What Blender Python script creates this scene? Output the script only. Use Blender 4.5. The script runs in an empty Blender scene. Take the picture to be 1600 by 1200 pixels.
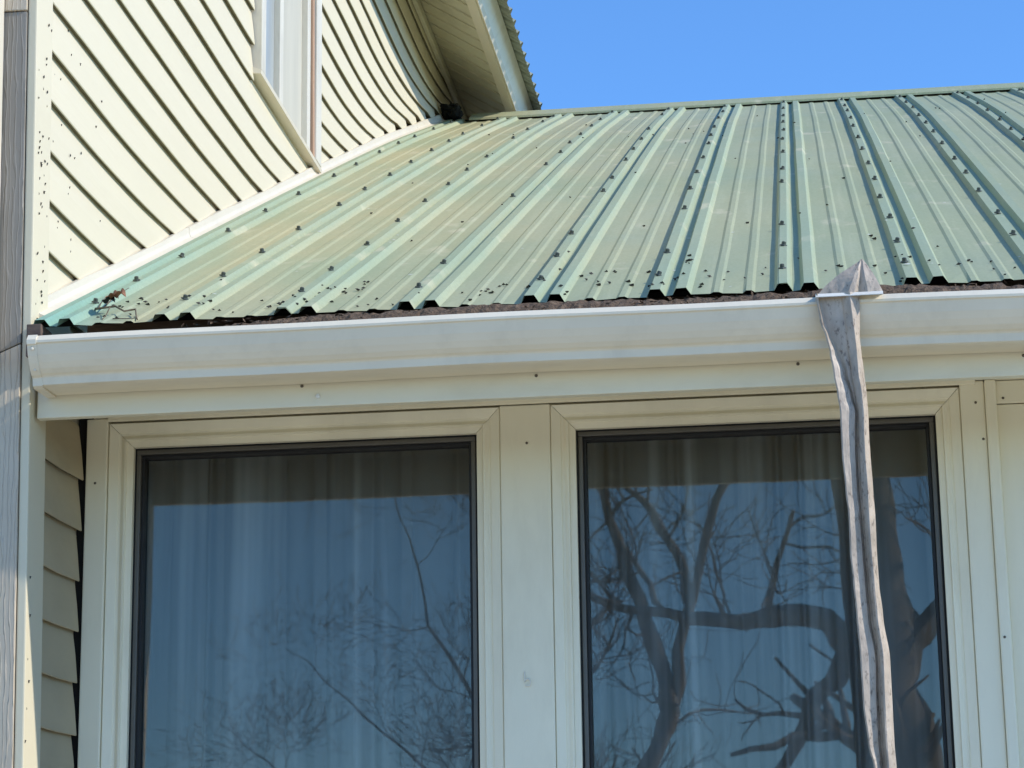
import bpy, bmesh, math, random
from mathutils import Vector, Matrix, noise
random.seed(7)
S = bpy.context.scene
COL = S.collection

# ------------------------------------------------------------------ camera
cd = bpy.data.cameras.new('camera')
cam = bpy.data.objects.new('camera', cd)
COL.objects.link(cam)
cam.location = (0.0279, -4.2488, 1.6)
cam.rotation_euler = (1.82042, 0.014185, 0.123519)
cd.sensor_width = 36.0
cd.lens = 87.653
cd.clip_start = 0.05
cd.clip_end = 2000
S.camera = cam

# ------------------------------------------------------------------ sky, sun, exposure
SUN = Vector((1.408, -0.30, 1.0)).normalized()
w = bpy.data.worlds.new('World')
S.world = w
w.use_nodes = True
wn = w.node_tree
bg = wn.nodes['Background']
sky = wn.nodes.new('ShaderNodeTexSky')
sky.sky_type = 'NISHITA'
sky.sun_disc = False
sky.sun_elevation = math.asin(SUN.z)
sky.sun_rotation = math.atan2(SUN.x, SUN.y)
sky.altitude = 1200
sky.air_density = 1.0
sky.dust_density = 0.0
sky.ozone_density = 10.0
tint = wn.nodes.new('ShaderNodeMix')
tint.data_type = 'RGBA'
tint.blend_type = 'MULTIPLY'
tint.inputs[0].default_value = 1.0
tint.inputs[7].default_value = (0.88, 0.98, 0.96, 1)
wn.links.new(sky.outputs[0], tint.inputs[6])
wn.links.new(tint.outputs[2], bg.inputs[0])
bg.inputs[1].default_value = 0.15
sl = bpy.data.lights.new('sun', 'SUN')
sl.energy = 2.15
sl.angle = math.radians(0.53)
sl.color = (1.0, 0.95, 0.87)
so = bpy.data.objects.new('sun', sl)
COL.objects.link(so)
so.rotation_euler = (-SUN).to_track_quat('-Z', 'Y').to_euler()
so.location = SUN * 30
S.view_settings.view_transform = 'Standard'
S.view_settings.look = 'None'
S.view_settings.exposure = 0.96
S.view_settings.gamma = 1.0
S.cycles.max_bounces = 6
S.cycles.caustics_reflective = False
S.cycles.caustics_refractive = False
S.render.resolution_x, S.render.resolution_y = 1024, 768

# ------------------------------------------------------------------ geometry constants (metres)
XW = -1.415                    # face of the tall side wall
ZG = 2.8244                    # gutter rim
YE, ZE = 0.07, 2.8590          # eave edge of the metal roof
TH, RL = 0.4151, 5.8141        # pitch and rafter length
P = 0.2286                     # rib pitch
CT, ST = math.cos(TH), math.sin(TH)

def bulge(s):                  # roof bent up to follow rib curves in the image, most two thirds up
    t = min(max(s / RL, 0), 1)
    k = 0.68
    b = t / k if t < k else (1 - t) / (1 - k)
    return 0.022 * math.sin(b * math.pi / 2) ** 1.3

def roofpt(x, s, h=0.0):
    b = bulge(s) + h
    return (x, YE + s * CT - b * ST, ZE + s * ST + b * CT)

def roof_z(y):                 # roof surface height over a depth
    s = (y - YE) / CT
    return ZE + s * ST + bulge(s)

# ------------------------------------------------------------------ materials
def sock(nt, kind, **kw):
    n = nt.nodes.new(kind)
    for k, v in kw.items():
        setattr(n, k, v)
    return n

def mat(name, col, rough=0.5, var=0.08, vscale=6.0, bump=0.0, bscale=60.0, stretch=(1, 1, 1),
        dirt=None, dirt_amt=0.0, dscale=3.0, metallic=0.0, spec=0.5, coat=0.0, dlo=0.5, dhi=0.72):
    m = bpy.data.materials.new(name)
    m.use_nodes = True
    nt = m.node_tree
    L = nt.links.new
    b = nt.nodes['Principled BSDF']
    b.inputs['Roughness'].default_value = rough
    b.inputs['Metallic'].default_value = metallic
    b.inputs['Specular IOR Level'].default_value = spec
    tc = sock(nt, 'ShaderNodeTexCoord')
    mp = sock(nt, 'ShaderNodeMapping')
    mp.inputs['Scale'].default_value = stretch
    geo = sock(nt, 'ShaderNodeNewGeometry')
    L(geo.outputs['Position'], mp.inputs['Vector'])
    n1 = sock(nt, 'ShaderNodeTexNoise')
    n1.inputs['Scale'].default_value = vscale
    n1.inputs['Detail'].default_value = 6
    n1.inputs['Roughness'].default_value = 0.6
    L(mp.outputs[0], n1.inputs['Vector'])
    r1 = sock(nt, 'ShaderNodeMapRange')
    r1.inputs['From Min'].default_value = 0.3
    r1.inputs['From Max'].default_value = 0.7
    r1.inputs['To Min'].default_value = 1 - var
    r1.inputs['To Max'].default_value = 1 + var * 0.5
    L(n1.outputs['Fac'], r1.inputs['Value'])
    mul = sock(nt, 'ShaderNodeMix', data_type='RGBA', blend_type='MULTIPLY')
    mul.inputs[0].default_value = 1
    mul.inputs[6].default_value = (*col, 1)
    L(r1.outputs[0], mul.inputs[7])
    out = mul.outputs[2]
    if dirt:
        n2 = sock(nt, 'ShaderNodeTexNoise')
        n2.inputs['Scale'].default_value = dscale
        n2.inputs['Detail'].default_value = 9
        n2.inputs['Roughness'].default_value = 0.68
        L(mp.outputs[0], n2.inputs['Vector'])
        r2 = sock(nt, 'ShaderNodeMapRange')
        r2.inputs['From Min'].default_value = dlo
        r2.inputs['From Max'].default_value = dhi
        r2.inputs['To Max'].default_value = dirt_amt
        L(n2.outputs['Fac'], r2.inputs['Value'])
        mx = sock(nt, 'ShaderNodeMix', data_type='RGBA')
        L(r2.outputs[0], mx.inputs[0])
        L(out, mx.inputs[6])
        mx.inputs[7].default_value = (*dirt, 1)
        out = mx.outputs[2]
    L(out, b.inputs['Base Color'])
    if bump > 0:
        n3 = sock(nt, 'ShaderNodeTexNoise')
        n3.inputs['Scale'].default_value = bscale
        n3.inputs['Detail'].default_value = 4
        L(mp.outputs[0], n3.inputs['Vector'])
        bp = sock(nt, 'ShaderNodeBump')
        bp.inputs['Strength'].default_value = bump
        bp.inputs['Distance'].default_value = 0.004
        L(n3.outputs['Fac'], bp.inputs['Height'])
        L(bp.outputs[0], b.inputs['Normal'])
    return m

M = {}
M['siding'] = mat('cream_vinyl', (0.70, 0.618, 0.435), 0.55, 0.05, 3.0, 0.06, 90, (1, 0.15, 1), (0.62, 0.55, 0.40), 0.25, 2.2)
M['trim'] = mat('cream_trim_paint', (0.87, 0.80, 0.60), 0.5, 0.09, 5.0, 0.14, 40, (1, 1, 0.25), (0.50, 0.43, 0.28), 0.22, 9.0)
M['white'] = mat('white_aluminium', (0.79, 0.745, 0.64), 0.38, 0.05, 6.0, 0.05, 30, (0.5, 1, 1), (0.42, 0.38, 0.30), 0.35, 9.0, spec=0.5)
M['flash'] = mat('white_flashing', (0.71, 0.635, 0.50), 0.45, 0.05, 6.0, 0.15, 14, (1, 1, 1), (0.62, 0.56, 0.46), 0.3, 5.0)
M['fascia'] = mat('fascia_paint', (0.81, 0.745, 0.56), 0.5, 0.09, 4.0, 0.12, 30, (0.35, 1, 1), (0.45, 0.39, 0.26), 0.28, 8.0)
M['lap_shade'] = mat('lap_shade_tone', (0.17, 0.145, 0.085), 0.9, 0.3, 20)  # dark olive painted in for the shadow beneath each lap
M['gutter'] = mat('stained_white_aluminium', (0.80, 0.705, 0.535), 0.36, 0.08, 5.0, 0.10, 12, (0.6, 1, 0.25), (0.36, 0.31, 0.23), 0.25, 16.0, dlo=0.50, dhi=0.78)
M['shaded_siding'] = mat('shaded_cream_vinyl', (0.50, 0.41, 0.26), 0.6, 0.15, 5.0, 0.06, 90, (1, 0.4, 1), (0.30, 0.25, 0.17), 0.5, 4.0)  # the cream siding again, with the shade below the eave put into its colour
M['upper_white'] = mat('weathered_white_paint', (0.68, 0.63, 0.52), 0.55, 0.16, 9.0, 0.2, 50, (1, 1, 0.3), (0.42, 0.37, 0.28), 0.55, 7.0)
M['blind'] = mat('window_blind', (0.54, 0.50, 0.40), 0.6, 0.12, 7, 0.0, 50, (1, 1, 0.15), (0.40, 0.38, 0.31), 0.5, 5.0)
M['bare_wood'] = mat('bare_wood', (0.50, 0.31, 0.20), 0.8, 0.25, 20.0, 0.3, 90, (1, 1, 0.15))
M['soffit'] = mat('tan_soffit_vinyl', (0.62, 0.57, 0.42), 0.6, 0.08, 4.0, 0.05, 40, (1, 1, 1), (0.25, 0.21, 0.14), 0.5, 3.5)
M['screw'] = mat('dark_screw', (0.075, 0.085, 0.065), 0.5, 0.3, 200, metallic=0.2)
M['speck'] = mat('dark_speck', (0.045, 0.04, 0.03), 0.7, 0.3, 300)
M['pale_speck'] = mat('pale_speck', (0.75, 0.75, 0.70), 0.8, 0.1, 300)
M['nail'] = mat('nail_head', (0.12, 0.10, 0.07), 0.6, 0.2, 300)
M['dark'] = mat('dark_underlay_gap_shade', (0.018, 0.016, 0.014), 0.9, 0.3, 30)
M['brown'] = mat('old_brown_wood', (0.14, 0.095, 0.07), 0.9, 0.4, 40, 0.5, 120, (0.3, 1, 1))
M['litter'] = mat('leaf_litter', (0.13, 0.082, 0.048), 0.95, 0.75, 130, 1.0, 260, (1, 1, 1), (0.25, 0.175, 0.11), 0.7, 70)
M['screenframe'] = mat('bronze_frame', (0.13, 0.12, 0.10), 0.45, 0.1, 20, metallic=0.3)
M['gasket'] = mat('black_gasket', (0.012, 0.012, 0.012), 0.6, 0.1, 20)
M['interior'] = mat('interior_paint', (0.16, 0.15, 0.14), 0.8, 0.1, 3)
M['grass'] = mat('lawn', (0.27, 0.225, 0.13), 0.95, 0.4, 2.5, 0.5, 30, (1, 1, 1), (0.12, 0.13, 0.055), 0.6, 0.6)
M['bark'] = mat('bark', (0.26, 0.225, 0.185), 0.9, 0.4, 8, 0.8, 30, (1, 1, 0.3))
M['twig'] = mat('dead_twig', (0.16, 0.12, 0.075), 0.85, 0.4, 120, 0.4, 300)
M['leaf'] = mat('dry_leaf', (0.27, 0.12, 0.06), 0.75, 0.4, 150)
M['debris'] = mat('black_debris', (0.02, 0.018, 0.014), 0.95, 0.5, 80, 0.6, 120)
M['mainroof'] = mat('main_roof_metal', (0.30, 0.32, 0.25), 0.6, 0.2, 20, 0.1, 60, (1, 1, 1), (0.14, 0.13, 0.10), 0.5, 9)

M['grey_pane'] = mat('opaque_grey_glass', (0.40, 0.42, 0.40), 0.35, 0.2, 8, 0.0, 30, (1, 1, 0.3))  # opaque grey in place of clear glass

def wood_grain(name, col, depth, groove):
    """embossed vinyl trim with flowing wood grain relief"""
    m = mat(name, col, 0.5, 0.10, 5, 0.0)
    nt = m.node_tree
    L = nt.links.new
    b = nt.nodes['Principled BSDF']
    geo = nt.nodes.new('ShaderNodeNewGeometry')
    mp = nt.nodes.new('ShaderNodeMapping')
    mp.inputs['Scale'].default_value = (1, 1, 0.13)
    L(geo.outputs['Position'], mp.inputs['Vector'])
    wv = nt.nodes.new('ShaderNodeTexWave')
    wv.wave_type = 'BANDS'
    wv.bands_direction = 'X'
    wv.inputs['Scale'].default_value = 34
    wv.inputs['Distortion'].default_value = 9
    wv.inputs['Detail'].default_value = 3
    wv.inputs['Detail Scale'].default_value = 1.6
    L(mp.outputs[0], wv.inputs['Vector'])
    rp = nt.nodes.new('ShaderNodeMapRange')
    rp.inputs['From Min'].default_value = 0.72
    rp.inputs['From Max'].default_value = 0.98
    L(wv.outputs['Fac'], rp.inputs['Value'])
    bp = nt.nodes.new('ShaderNodeBump')
    bp.inputs['Strength'].default_value = depth
    bp.inputs['Distance'].default_value = 0.003
    L(rp.outputs[0], bp.inputs['Height'])
    L(bp.outputs[0], b.inputs['Normal'])
    return m
M['dark_trim'] = wood_grain('dark_grain_trim', (0.27, 0.24, 0.195), 0.5, 1)
M['grey_trim'] = wood_grain('grey_grain_trim', (0.56, 0.47, 0.35), 0.7, 1)

def roof_material():
    m = bpy.data.materials.new('faded_green_metal')
    m.use_nodes = True
    nt = m.node_tree
    L = nt.links.new
    b = nt.nodes['Principled BSDF']
    b.inputs['Roughness'].default_value = 0.48
    geo = nt.nodes.new('ShaderNodeNewGeometry')
    at = nt.nodes.new('ShaderNodeAttribute')
    at.attribute_name = 'rib'
    def noise_(scale, stretch, detail=7, rough=0.62):
        mp = nt.nodes.new('ShaderNodeMapping')
        mp.inputs['Scale'].default_value = stretch
        L(geo.outputs['Position'], mp.inputs['Vector'])
        n = nt.nodes.new('ShaderNodeTexNoise')
        n.inputs['Scale'].default_value = scale
        n.inputs['Detail'].default_value = detail
        n.inputs['Roughness'].default_value = rough
        L(mp.outputs[0], n.inputs['Vector'])
        return n.outputs['Fac']
    def rng(v, a, c, lo=0.0, hi=1.0):
        r = nt.nodes.new('ShaderNodeMapRange')
        r.inputs['From Min'].default_value = a
        r.inputs['From Max'].default_value = c
        r.inputs['To Min'].default_value = lo
        r.inputs['To Max'].default_value = hi
        L(v, r.inputs['Value'])
        return r.outputs[0]
    def mix(f, a, c, mode='MIX'):
        x = nt.nodes.new('ShaderNodeMix')
        x.data_type = 'RGBA'
        x.blend_type = mode
        if isinstance(f, float):
            x.inputs[0].default_value = f
        else:
            L(f, x.inputs[0])
        for i, v in ((6, a), (7, c)):
            if isinstance(v, tuple):
                x.inputs[i].default_value = (*v, 1)
            else:
                L(v, x.inputs[i])
        return x.outputs[2]
    def math_(op, a, c):
        x = nt.nodes.new('ShaderNodeMath')
        x.operation = op
        x.use_clamp = True
        for i, v in ((0, a), (1, c)):
            if isinstance(v, float):
                x.inputs[i].default_value = v
            else:
                L(v, x.inputs[i])
        return x.outputs[0]
    green = (0.340, 0.380, 0.232)
    teal = (0.315, 0.395, 0.275)
    tan = (0.465, 0.420, 0.245)
    chalk = (0.53, 0.53, 0.34)
    base = mix(rng(noise_(1.3, (1, 0.5, 0.5)), 0.38, 0.66), green, (0.395, 0.415, 0.262))
    sx = nt.nodes.new('ShaderNodeSeparateXYZ')
    L(geo.outputs['Position'], sx.inputs[0])
    # pollen and dust lie thickest in the lee of the tall wall
    lee = rng(sx.outputs['X'], 0.35, -1.25)
    dust = math_('MULTIPLY', rng(noise_(2.2, (1.2, 0.45, 0.45)), 0.36, 0.60), lee)
    base = mix(math_('MULTIPLY', dust, 1.0), base, tan)
    streak = rng(noise_(9.0, (3.0, 0.12, 0.12), 8, 0.7), 0.50, 0.72)
    base = mix(math_('MULTIPLY', streak, 0.38), base, chalk)
    clean = math_('MULTIPLY', at.outputs['Fac'], rng(noise_(3.0, (1, 0.5, 0.5)), 0.25, 0.6, 0.20, 0.70))
    base = mix(clean, base, teal)
    edge = math_('MULTIPLY', rng(sx.outputs['X'], -1.18, -1.36), rng(sx.outputs['Y'], 1.6, 0.1))
    base = mix(math_('MULTIPLY', edge, 0.85), base, (0.21, 0.40, 0.32))
    smear = rng(noise_(7.0, (1.6, 0.6, 0.6), 5, 0.5), 0.62, 0.72)
    base = mix(math_('MULTIPLY', smear, 0.5), base, (0.64, 0.58, 0.40))
    grain = rng(noise_(160.0, (1, 1, 1), 3), 0.3, 0.7, 0.90, 1.06)
    base = mix(1.0, base, grain, 'MULTIPLY')
    L(base, b.inputs['Base Color'])
    L(rng(noise_(5.0, (1, 0.4, 0.4)), 0.3, 0.7, 0.50, 0.70), b.inputs['Roughness'])
    b.inputs['Specular IOR Level'].default_value = 0.12
    bp = nt.nodes.new('ShaderNodeBump')
    bp.inputs['Strength'].default_value = 0.25
    bp.inputs['Distance'].default_value = 0.01
    L(noise_(7.0, (1, 0.6, 0.6), 2), bp.inputs['Height'])
    L(bp.outputs[0], b.inputs['Normal'])
    return m
M['roof'] = roof_material()

def glass_material():
    m = bpy.data.materials.new('window_glass')
    m.use_nodes = True
    nt = m.node_tree
    L = nt.links.new
    nt.nodes.remove(nt.nodes['Principled BSDF'])
    out = nt.nodes['Material Output']
    tr = nt.nodes.new('ShaderNodeBsdfTransparent')
    tr.inputs[0].default_value = (0.84, 0.87, 0.88, 1)
    gl = nt.nodes.new('ShaderNodeBsdfGlossy')
    gl.inputs['Roughness'].default_value = 0.012
    gl.inputs['Color'].default_value = (0.98, 0.86, 0.71, 1)
    fr = nt.nodes.new('ShaderNodeFresnel')
    fr.inputs['IOR'].default_value = 1.5
    r = nt.nodes.new('ShaderNodeMath')
    r.operation = 'MULTIPLY'
    r.use_clamp = True
    r.inputs[1].default_value = 1.75
    L(fr.outputs[0], r.inputs[0])
    n = nt.nodes.new('ShaderNodeTexNoise')
    geo = nt.nodes.new('ShaderNodeNewGeometry')
    L(geo.outputs['Position'], n.inputs['Vector'])
    n.inputs['Scale'].default_value = 3.0
    bp = nt.nodes.new('ShaderNodeBump')
    bp.inputs['Strength'].default_value = 0.035
    bp.inputs['Distance'].default_value = 0.02
    L(n.outputs['Fac'], bp.inputs['Height'])
    L(bp.outputs[0], gl.inputs['Normal'])
    mx = nt.nodes.new('ShaderNodeMixShader')
    L(r.outputs[0], mx.inputs[0])
    L(tr.outputs[0], mx.inputs[1])
    L(gl.outputs[0], mx.inputs[2])
    L(mx.outputs[0], out.inputs['Surface'])
    return m
M['glass'] = glass_material()

def sheer_material():
    m = bpy.data.materials.new('sheer_fabric')
    m.use_nodes = True
    nt = m.node_tree
    L = nt.links.new
    nt.nodes.remove(nt.nodes['Principled BSDF'])
    out = nt.nodes['Material Output']
    d = nt.nodes.new('ShaderNodeBsdfDiffuse')
    d.inputs[0].default_value = (0.88, 0.86, 0.80, 1)
    t = nt.nodes.new('ShaderNodeBsdfTransparent')
    mx = nt.nodes.new('ShaderNodeMixShader')
    geo = nt.nodes.new('ShaderNodeNewGeometry')
    mp = nt.nodes.new('ShaderNodeMapping')
    mp.inputs['Scale'].default_value = (1, 0.0, 0.035)
    L(geo.outputs['Position'], mp.inputs['Vector'])
    nz = nt.nodes.new('ShaderNodeTexNoise')
    nz.inputs['Scale'].default_value = 13
    nz.inputs['Detail'].default_value = 2.5
    nz.inputs['Roughness'].default_value = 0.6
    L(mp.outputs[0], nz.inputs['Vector'])
    mr = nt.nodes.new('ShaderNodeMapRange')          # gathered pleats are thicker cloth
    mr.inputs['From Min'].default_value = 0.48
    mr.inputs['From Max'].default_value = 0.66
    mr.inputs['To Min'].default_value = 0.55
    mr.inputs['To Max'].default_value = 0.0
    L(nz.outputs['Fac'], mr.inputs['Value'])
    L(mr.outputs[0], mx.inputs[0])
    L(d.outputs[0], mx.inputs[1])
    L(t.outputs[0], mx.inputs[2])
    L(mx.outputs[0], out.inputs['Surface'])
    return m
M['sheer'] = sheer_material()

def strip_material():
    m = mat('dirty_galvanised_sheet', (0.475, 0.385, 0.295), 0.5, 0.30, 34, 0.6, 90, (1, 1, 0.5), (0.14, 0.105, 0.08), 0.8, 110, metallic=0.0, dlo=0.55, dhi=0.64)
    return m
M['strip'] = strip_material()

# ------------------------------------------------------------------ helpers
def obj(name, verts, faces, m, parent=None, smooth=False):
    me = bpy.data.meshes.new(name)
    me.from_pydata([tuple(v) for v in verts], [], faces)
    me.update()
    me.materials.append(M[m] if isinstance(m, str) else m)
    if smooth:
        for pl in me.polygons:
            pl.use_smooth = True
    o = bpy.data.objects.new(name, me)
    COL.objects.link(o)
    if parent:
        o.parent = parent
    return o

def fix_normals(o):
    bm = bmesh.new()
    bm.from_mesh(o.data)
    bmesh.ops.recalc_face_normals(bm, faces=bm.faces)
    bm.to_mesh(o.data)
    bm.free()
    return o

def tag(o, label, cat=None, group=None, kind=None):
    if label:
        o['label'] = label
    if cat:
        o['category'] = cat
    if group:
        o['group'] = group
    if kind:
        o['kind'] = kind
    return o

def empty(name, loc, label, cat, group=None):
    o = bpy.data.objects.new(name, None)
    COL.objects.link(o)
    o.empty_display_size = 0.2
    o.location = loc
    o['_o'] = 1
    del o['_o']
    return tag(o, label, cat, group)

def box(name, x0, x1, y0, y1, z0, z1, m, parent=None, bev=0.0015, warp=None):
    vs = [(x, y, z) for x in (x0, x1) for y in (y0, y1) for z in (z0, z1)]
    fs = [(0, 1, 3, 2), (4, 6, 7, 5), (0, 4, 5, 1), (2, 3, 7, 6), (0, 2, 6, 4), (1, 5, 7, 3)]
    if warp:
        vs = [warp(*v) for v in vs]
    o = obj(name, vs, fs, m, parent)
    bm = bmesh.new()
    bm.from_mesh(o.data)
    bmesh.ops.recalc_face_normals(bm, faces=bm.faces)
    if bev > 0:
        bmesh.ops.bevel(bm, geom=bm.edges[:], offset=bev, segments=2, affect='EDGES', profile=0.6)
    bm.to_mesh(o.data)
    bm.free()
    return o

def extrude(name, profile, axis, a, b, m, parent=None, closed=True, nseg=1, caps=True, smooth=False, shift=None):
    """profile of 2D points swept along an axis: x -> (y,z) points, y -> (x,z) points"""
    n = len(profile)
    vs, fs = [], []
    for k in range(nseg + 1):
        t = a + (b - a) * k / nseg
        for (u, v) in profile:
            q = (t, u, v) if axis == 'x' else ((u, t, v) if axis == 'y' else (u, v, t))
            vs.append(shift(*q) if shift else q)
    e = n if closed else n - 1
    for k in range(nseg):
        for i in range(e):
            j = (i + 1) % n
            fs.append((k * n + i, k * n + j, (k + 1) * n + j, (k + 1) * n + i))
    if caps and closed:
        fs.append(tuple(range(n)))
        fs.append(tuple(nseg * n + i for i in reversed(range(n))))
    o = obj(name, vs, fs, m, parent, smooth)
    return fix_normals(o)

def copy_obj(o, loc, rot=None, parent=None, scale=None):
    c = o.copy()
    COL.objects.link(c)
    c.location = loc
    if rot is not None:
        c.rotation_euler = rot
    if scale is not None:
        c.scale = scale
    c.parent = parent
    return c

# ================================================================== GROUND
def ground():
    n = 24
    vs, fs = [], []
    R = [0, 3, 8, 15, 30, 80, 250, 900]
    vs.append((0, 0, 0))
    for r in R[1:]:
        for k in range(n):
            a = 2 * math.pi * k / n
            vs.append((r * math.cos(a), r * math.sin(a), 0 if r < 20 else 0.0))
    for k in range(n):
        fs.append((0, 1 + k, 1 + (k + 1) % n))
    for q in range(len(R) - 2):
        for k in range(n):
            fs.append((1 + q * n + k, 1 + (q + 1) * n + k, 1 + (q + 1) * n + (k + 1) % n, 1 + q * n + (k + 1) % n))
    return tag(fix_normals(obj('lawn', vs, fs, 'grass')), None, None, kind='structure')
ground()
tag(box('bounce_slab', -6.5, 9.0, -9.5, -0.6, 0.004, 0.03, mat('pale_bounce_surface', (0.70, 0.63, 0.50), 0.85, 0.2, 3, 0.3, 40), None, 0), None, None, kind='structure')  # unseen pale slab, added to bounce warm light up under the eave

# ================================================================== TALL HOUSE
house = empty('tall_house', (0, 0, 0), 'tall cream-sided house wall at left rising past the roof to its eave', 'house')
HB = 7.6            # back end of the tall wall
SOF = 5.4747        # where the sloping soffit meets the wall
side_wall = box('side_wall', XW - 0.14, XW - 0.016, 0.16, HB, 0.0, SOF + 0.12, 'siding', house, 0)

def lean(z):        # corner tilted in depth to follow its edge in the image
    return 0.05 * (2.86 - z)

# --- lap siding
EXPO = 0.1016
Z0 = 3.4629

def sweep(y, z):    # courses bent up near the roof line to follow curved lines in the image
    above = z - roof_z(y)
    k = min(max((0.42 - above) / 0.50, 0), 1)
    k = k * k
    return k * (0.040 + 0.095 * min(max((y - 2.0) / 2.4, 0), 1)) * min(max((y - 0.3) / 0.8, 0), 1)

WY0, WY1, WZ0 = 1.955, 2.765, 4.095      # upper window outer casing

def siding_board(y0, y1, zb, m='siding'):
    """one course: butt edge sticks out, face leans back under the course above"""
    n = max(2, int((y1 - y0) / 0.12))
    vs, fs = [], []
    h = EXPO + 0.012
    prof = [(-0.016, 0.008), (0.0050, 0.0), (0.0066, 0.0016), (0.0064, 0.0045), (0.0015, 0.055), (-0.0060, h), (-0.016, h)]
    ph = random.uniform(0, 6)
    for k in range(n + 1):
        y = y0 + (y1 - y0) * k / n
        wob = 0.0007 * math.sin(y * 3.1 + ph) + 0.0004 * math.sin(y * 11 + ph * 2)
        for (u, v) in prof:
            z = zb + v
            vs.append((XW + u + (wob if u > 0.001 else 0), y, z + sweep(y, z) + wob))
    m_ = len(prof)
    for k in range(n):
        for i in range(m_ - 1):
            fs.append((k * m_ + i, k * m_ + i + 1, (k + 1) * m_ + i + 1, (k + 1) * m_ + i))
    fs.append(tuple(range(m_)))
    fs.append(tuple(n * m_ + i for i in reversed(range(m_))))
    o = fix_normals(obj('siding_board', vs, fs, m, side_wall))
    o.data.materials.append(M['lap_shade'])
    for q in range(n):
        o.data.polygons[q * (m_ - 1)].material_index = 1         # underside coloured as the shadow line of the lap
    return o

k = -24
while True:
    zb = Z0 + k * EXPO - 0.004
    if zb > SOF - 0.02:
        break
    ys = 0.195 + lean(zb)
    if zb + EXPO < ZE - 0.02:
        siding_board(ys, 0.485 + random.uniform(-0.004, 0.006), zb, 'shaded_siding')
    else:
        # run back until the course has dived under the roof
        ye = 0.2
        while ye < HB and roof_z(ye) < zb + EXPO + 0.05:
            ye += 0.02
        ye = min(ye, HB) if zb < 5.25 else HB
        if zb + EXPO > WZ0 - 0.02:
            if ys < WY0:
                siding_board(ys, WY0 - 0.006, zb)
            if ye > WY1 + 0.02:
                siding_board(WY1 + 0.006, ye, zb)
        else:
            siding_board(ys, ye, zb)
    k += 1

# --- corner trim
def leanw(x, y, z):
    return (x, y + lean(z), z)
cb = box('corner_post', XW - 0.13, XW - 0.002, 0.112, 0.198, 0.0, SOF, 'siding', house, 0, leanw)
box('corner_side_board', XW - 0.0015, XW + 0.016, 0.098, 0.199, 0.1, SOF - 0.01, 'siding', cb, 0.003, leanw)
def cut(x, y, z):    # slanted butt joint between the darker and the lighter grey lengths
    if 2.7 < z < 2.95:
        z += 0.4 * (x - XW)
    return leanw(x, y, z)
tag(box('corner_front_board', XW - 0.12, XW - 0.003, 0.094, 0.111, 2.838, 3.487, 'dark_trim', cb, 0.002, cut), 'darker grey upper length of corner trim')
box('corner_front_board', XW - 0.12, XW - 0.003, 0.091, 0.111, 3.489, SOF, 'grey_trim', cb, 0.002, leanw)
box('corner_front_board', XW - 0.12, XW - 0.003, 0.094, 0.111, 0.1, 2.836, 'grey_trim', cb, 0.002, cut)
box('batten', XW - 0.125, XW - 0.0455, 0.045, 0.0895, 2.80, SOF - 0.02, 'flash', cb, 0.003, leanw)

# --- front wall of the tall house, running out of frame to the left
fw = box('tall_front_wall', -5.6, XW - 0.131, 0.135, 0.26, 0.0, SOF + 0.3, 'siding', house, 0)
k = -33
while Z0 + k * EXPO < SOF + 0.2:
    zb = Z0 + k * EXPO
    extrude('siding_board', [(0.1345, zb + 0.006), (0.1140, zb), (0.1130, zb + 0.003), (0.1270, zb + EXPO + 0.010), (0.1345, zb + EXPO + 0.010)], 'x', -5.6, XW - 0.1315, 'siding', fw)
    k += 1

# --- flashing along the roof line
flash = None
ya = 0.14
cuts = [0.14, 1.27, 2.86, 4.70, 5.34]
def flash_piece(y0, y1, lift, name='flashing_strip', parent=None):
    n = 18
    vs, fs = [], []
    for k in range(n + 1):
        y = y0 + (y1 - y0) * k / n
        z = roof_z(y)
        wv = 0.0016 * math.sin(y * 5.3) + 0.001 * math.sin(y * 17)
        pr = [(XW + 0.001, z + 0.039 + lift + wv), (XW + 0.0105 + lift, z + 0.039 + lift + wv), (XW + 0.0115 + lift, z + 0.026),
              (XW + 0.0145 + lift, z + 0.0165), (XW + 0.040, z + 0.0045 + lift), (XW + 0.040, z + 0.002), (XW + 0.001, z - 0.006)]
        vs += [(a, y, b) for a, b in pr]
    m_ = 7
    for k in range(n):
        for i in range(m_):
            j = (i + 1) % m_
            fs.append((k * m_ + i, k * m_ + j, (k + 1) * m_ + j, (k + 1) * m_ + i))
    fs.append(tuple(range(m_)))
    fs.append(tuple(n * m_ + i for i in reversed(range(m_))))
    return fix_normals(obj(name, vs, fs, 'flash', parent))
flash = flash_piece(cuts[0], cuts[1], 0.0, 'flashing', house)
for i in range(1, len(cuts) - 1):
    flash_piece(cuts[i] - 0.004, cuts[i + 1], 0.0012 * (i % 2), 'flashing_strip', flash)

# --- upper window in the side wall
uw = box('upper_window', XW - 0.10, XW - 0.017, WY0 + 0.01, WY1 - 0.01, WZ0 + 0.02, 5.30, 'interior', house, 0)
tag(uw, 'narrow weathered white window seen edge-on in the tall wall')
WT = 5.30
box('jamb', XW - 0.015, XW + 0.026, WY0, WY0 + 0.050, WZ0 + 0.006, WT, 'upper_white', uw, 0.003)
box('jamb', XW - 0.015, XW + 0.028, WY1 - 0.075, WY1, WZ0 + 0.006, WT, 'upper_white', uw, 0.003)
box('head', XW - 0.015, XW + 0.034, WY0 - 0.004, WY1 + 0.004, WT, WT + 0.07, 'upper_white', uw, 0.003)
tag(box('stop', XW - 0.015, XW + 0.022, WY1 - 0.096, WY1 - 0.0780, WZ0 + 0.01, 4.62, 'bare_wood', uw, 0.003,
        lambda x, y, z: (x, y + (0.006 if z < 4.3 else -0.006), z)), 'strip of bare brown wood where the paint has peeled')
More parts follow.
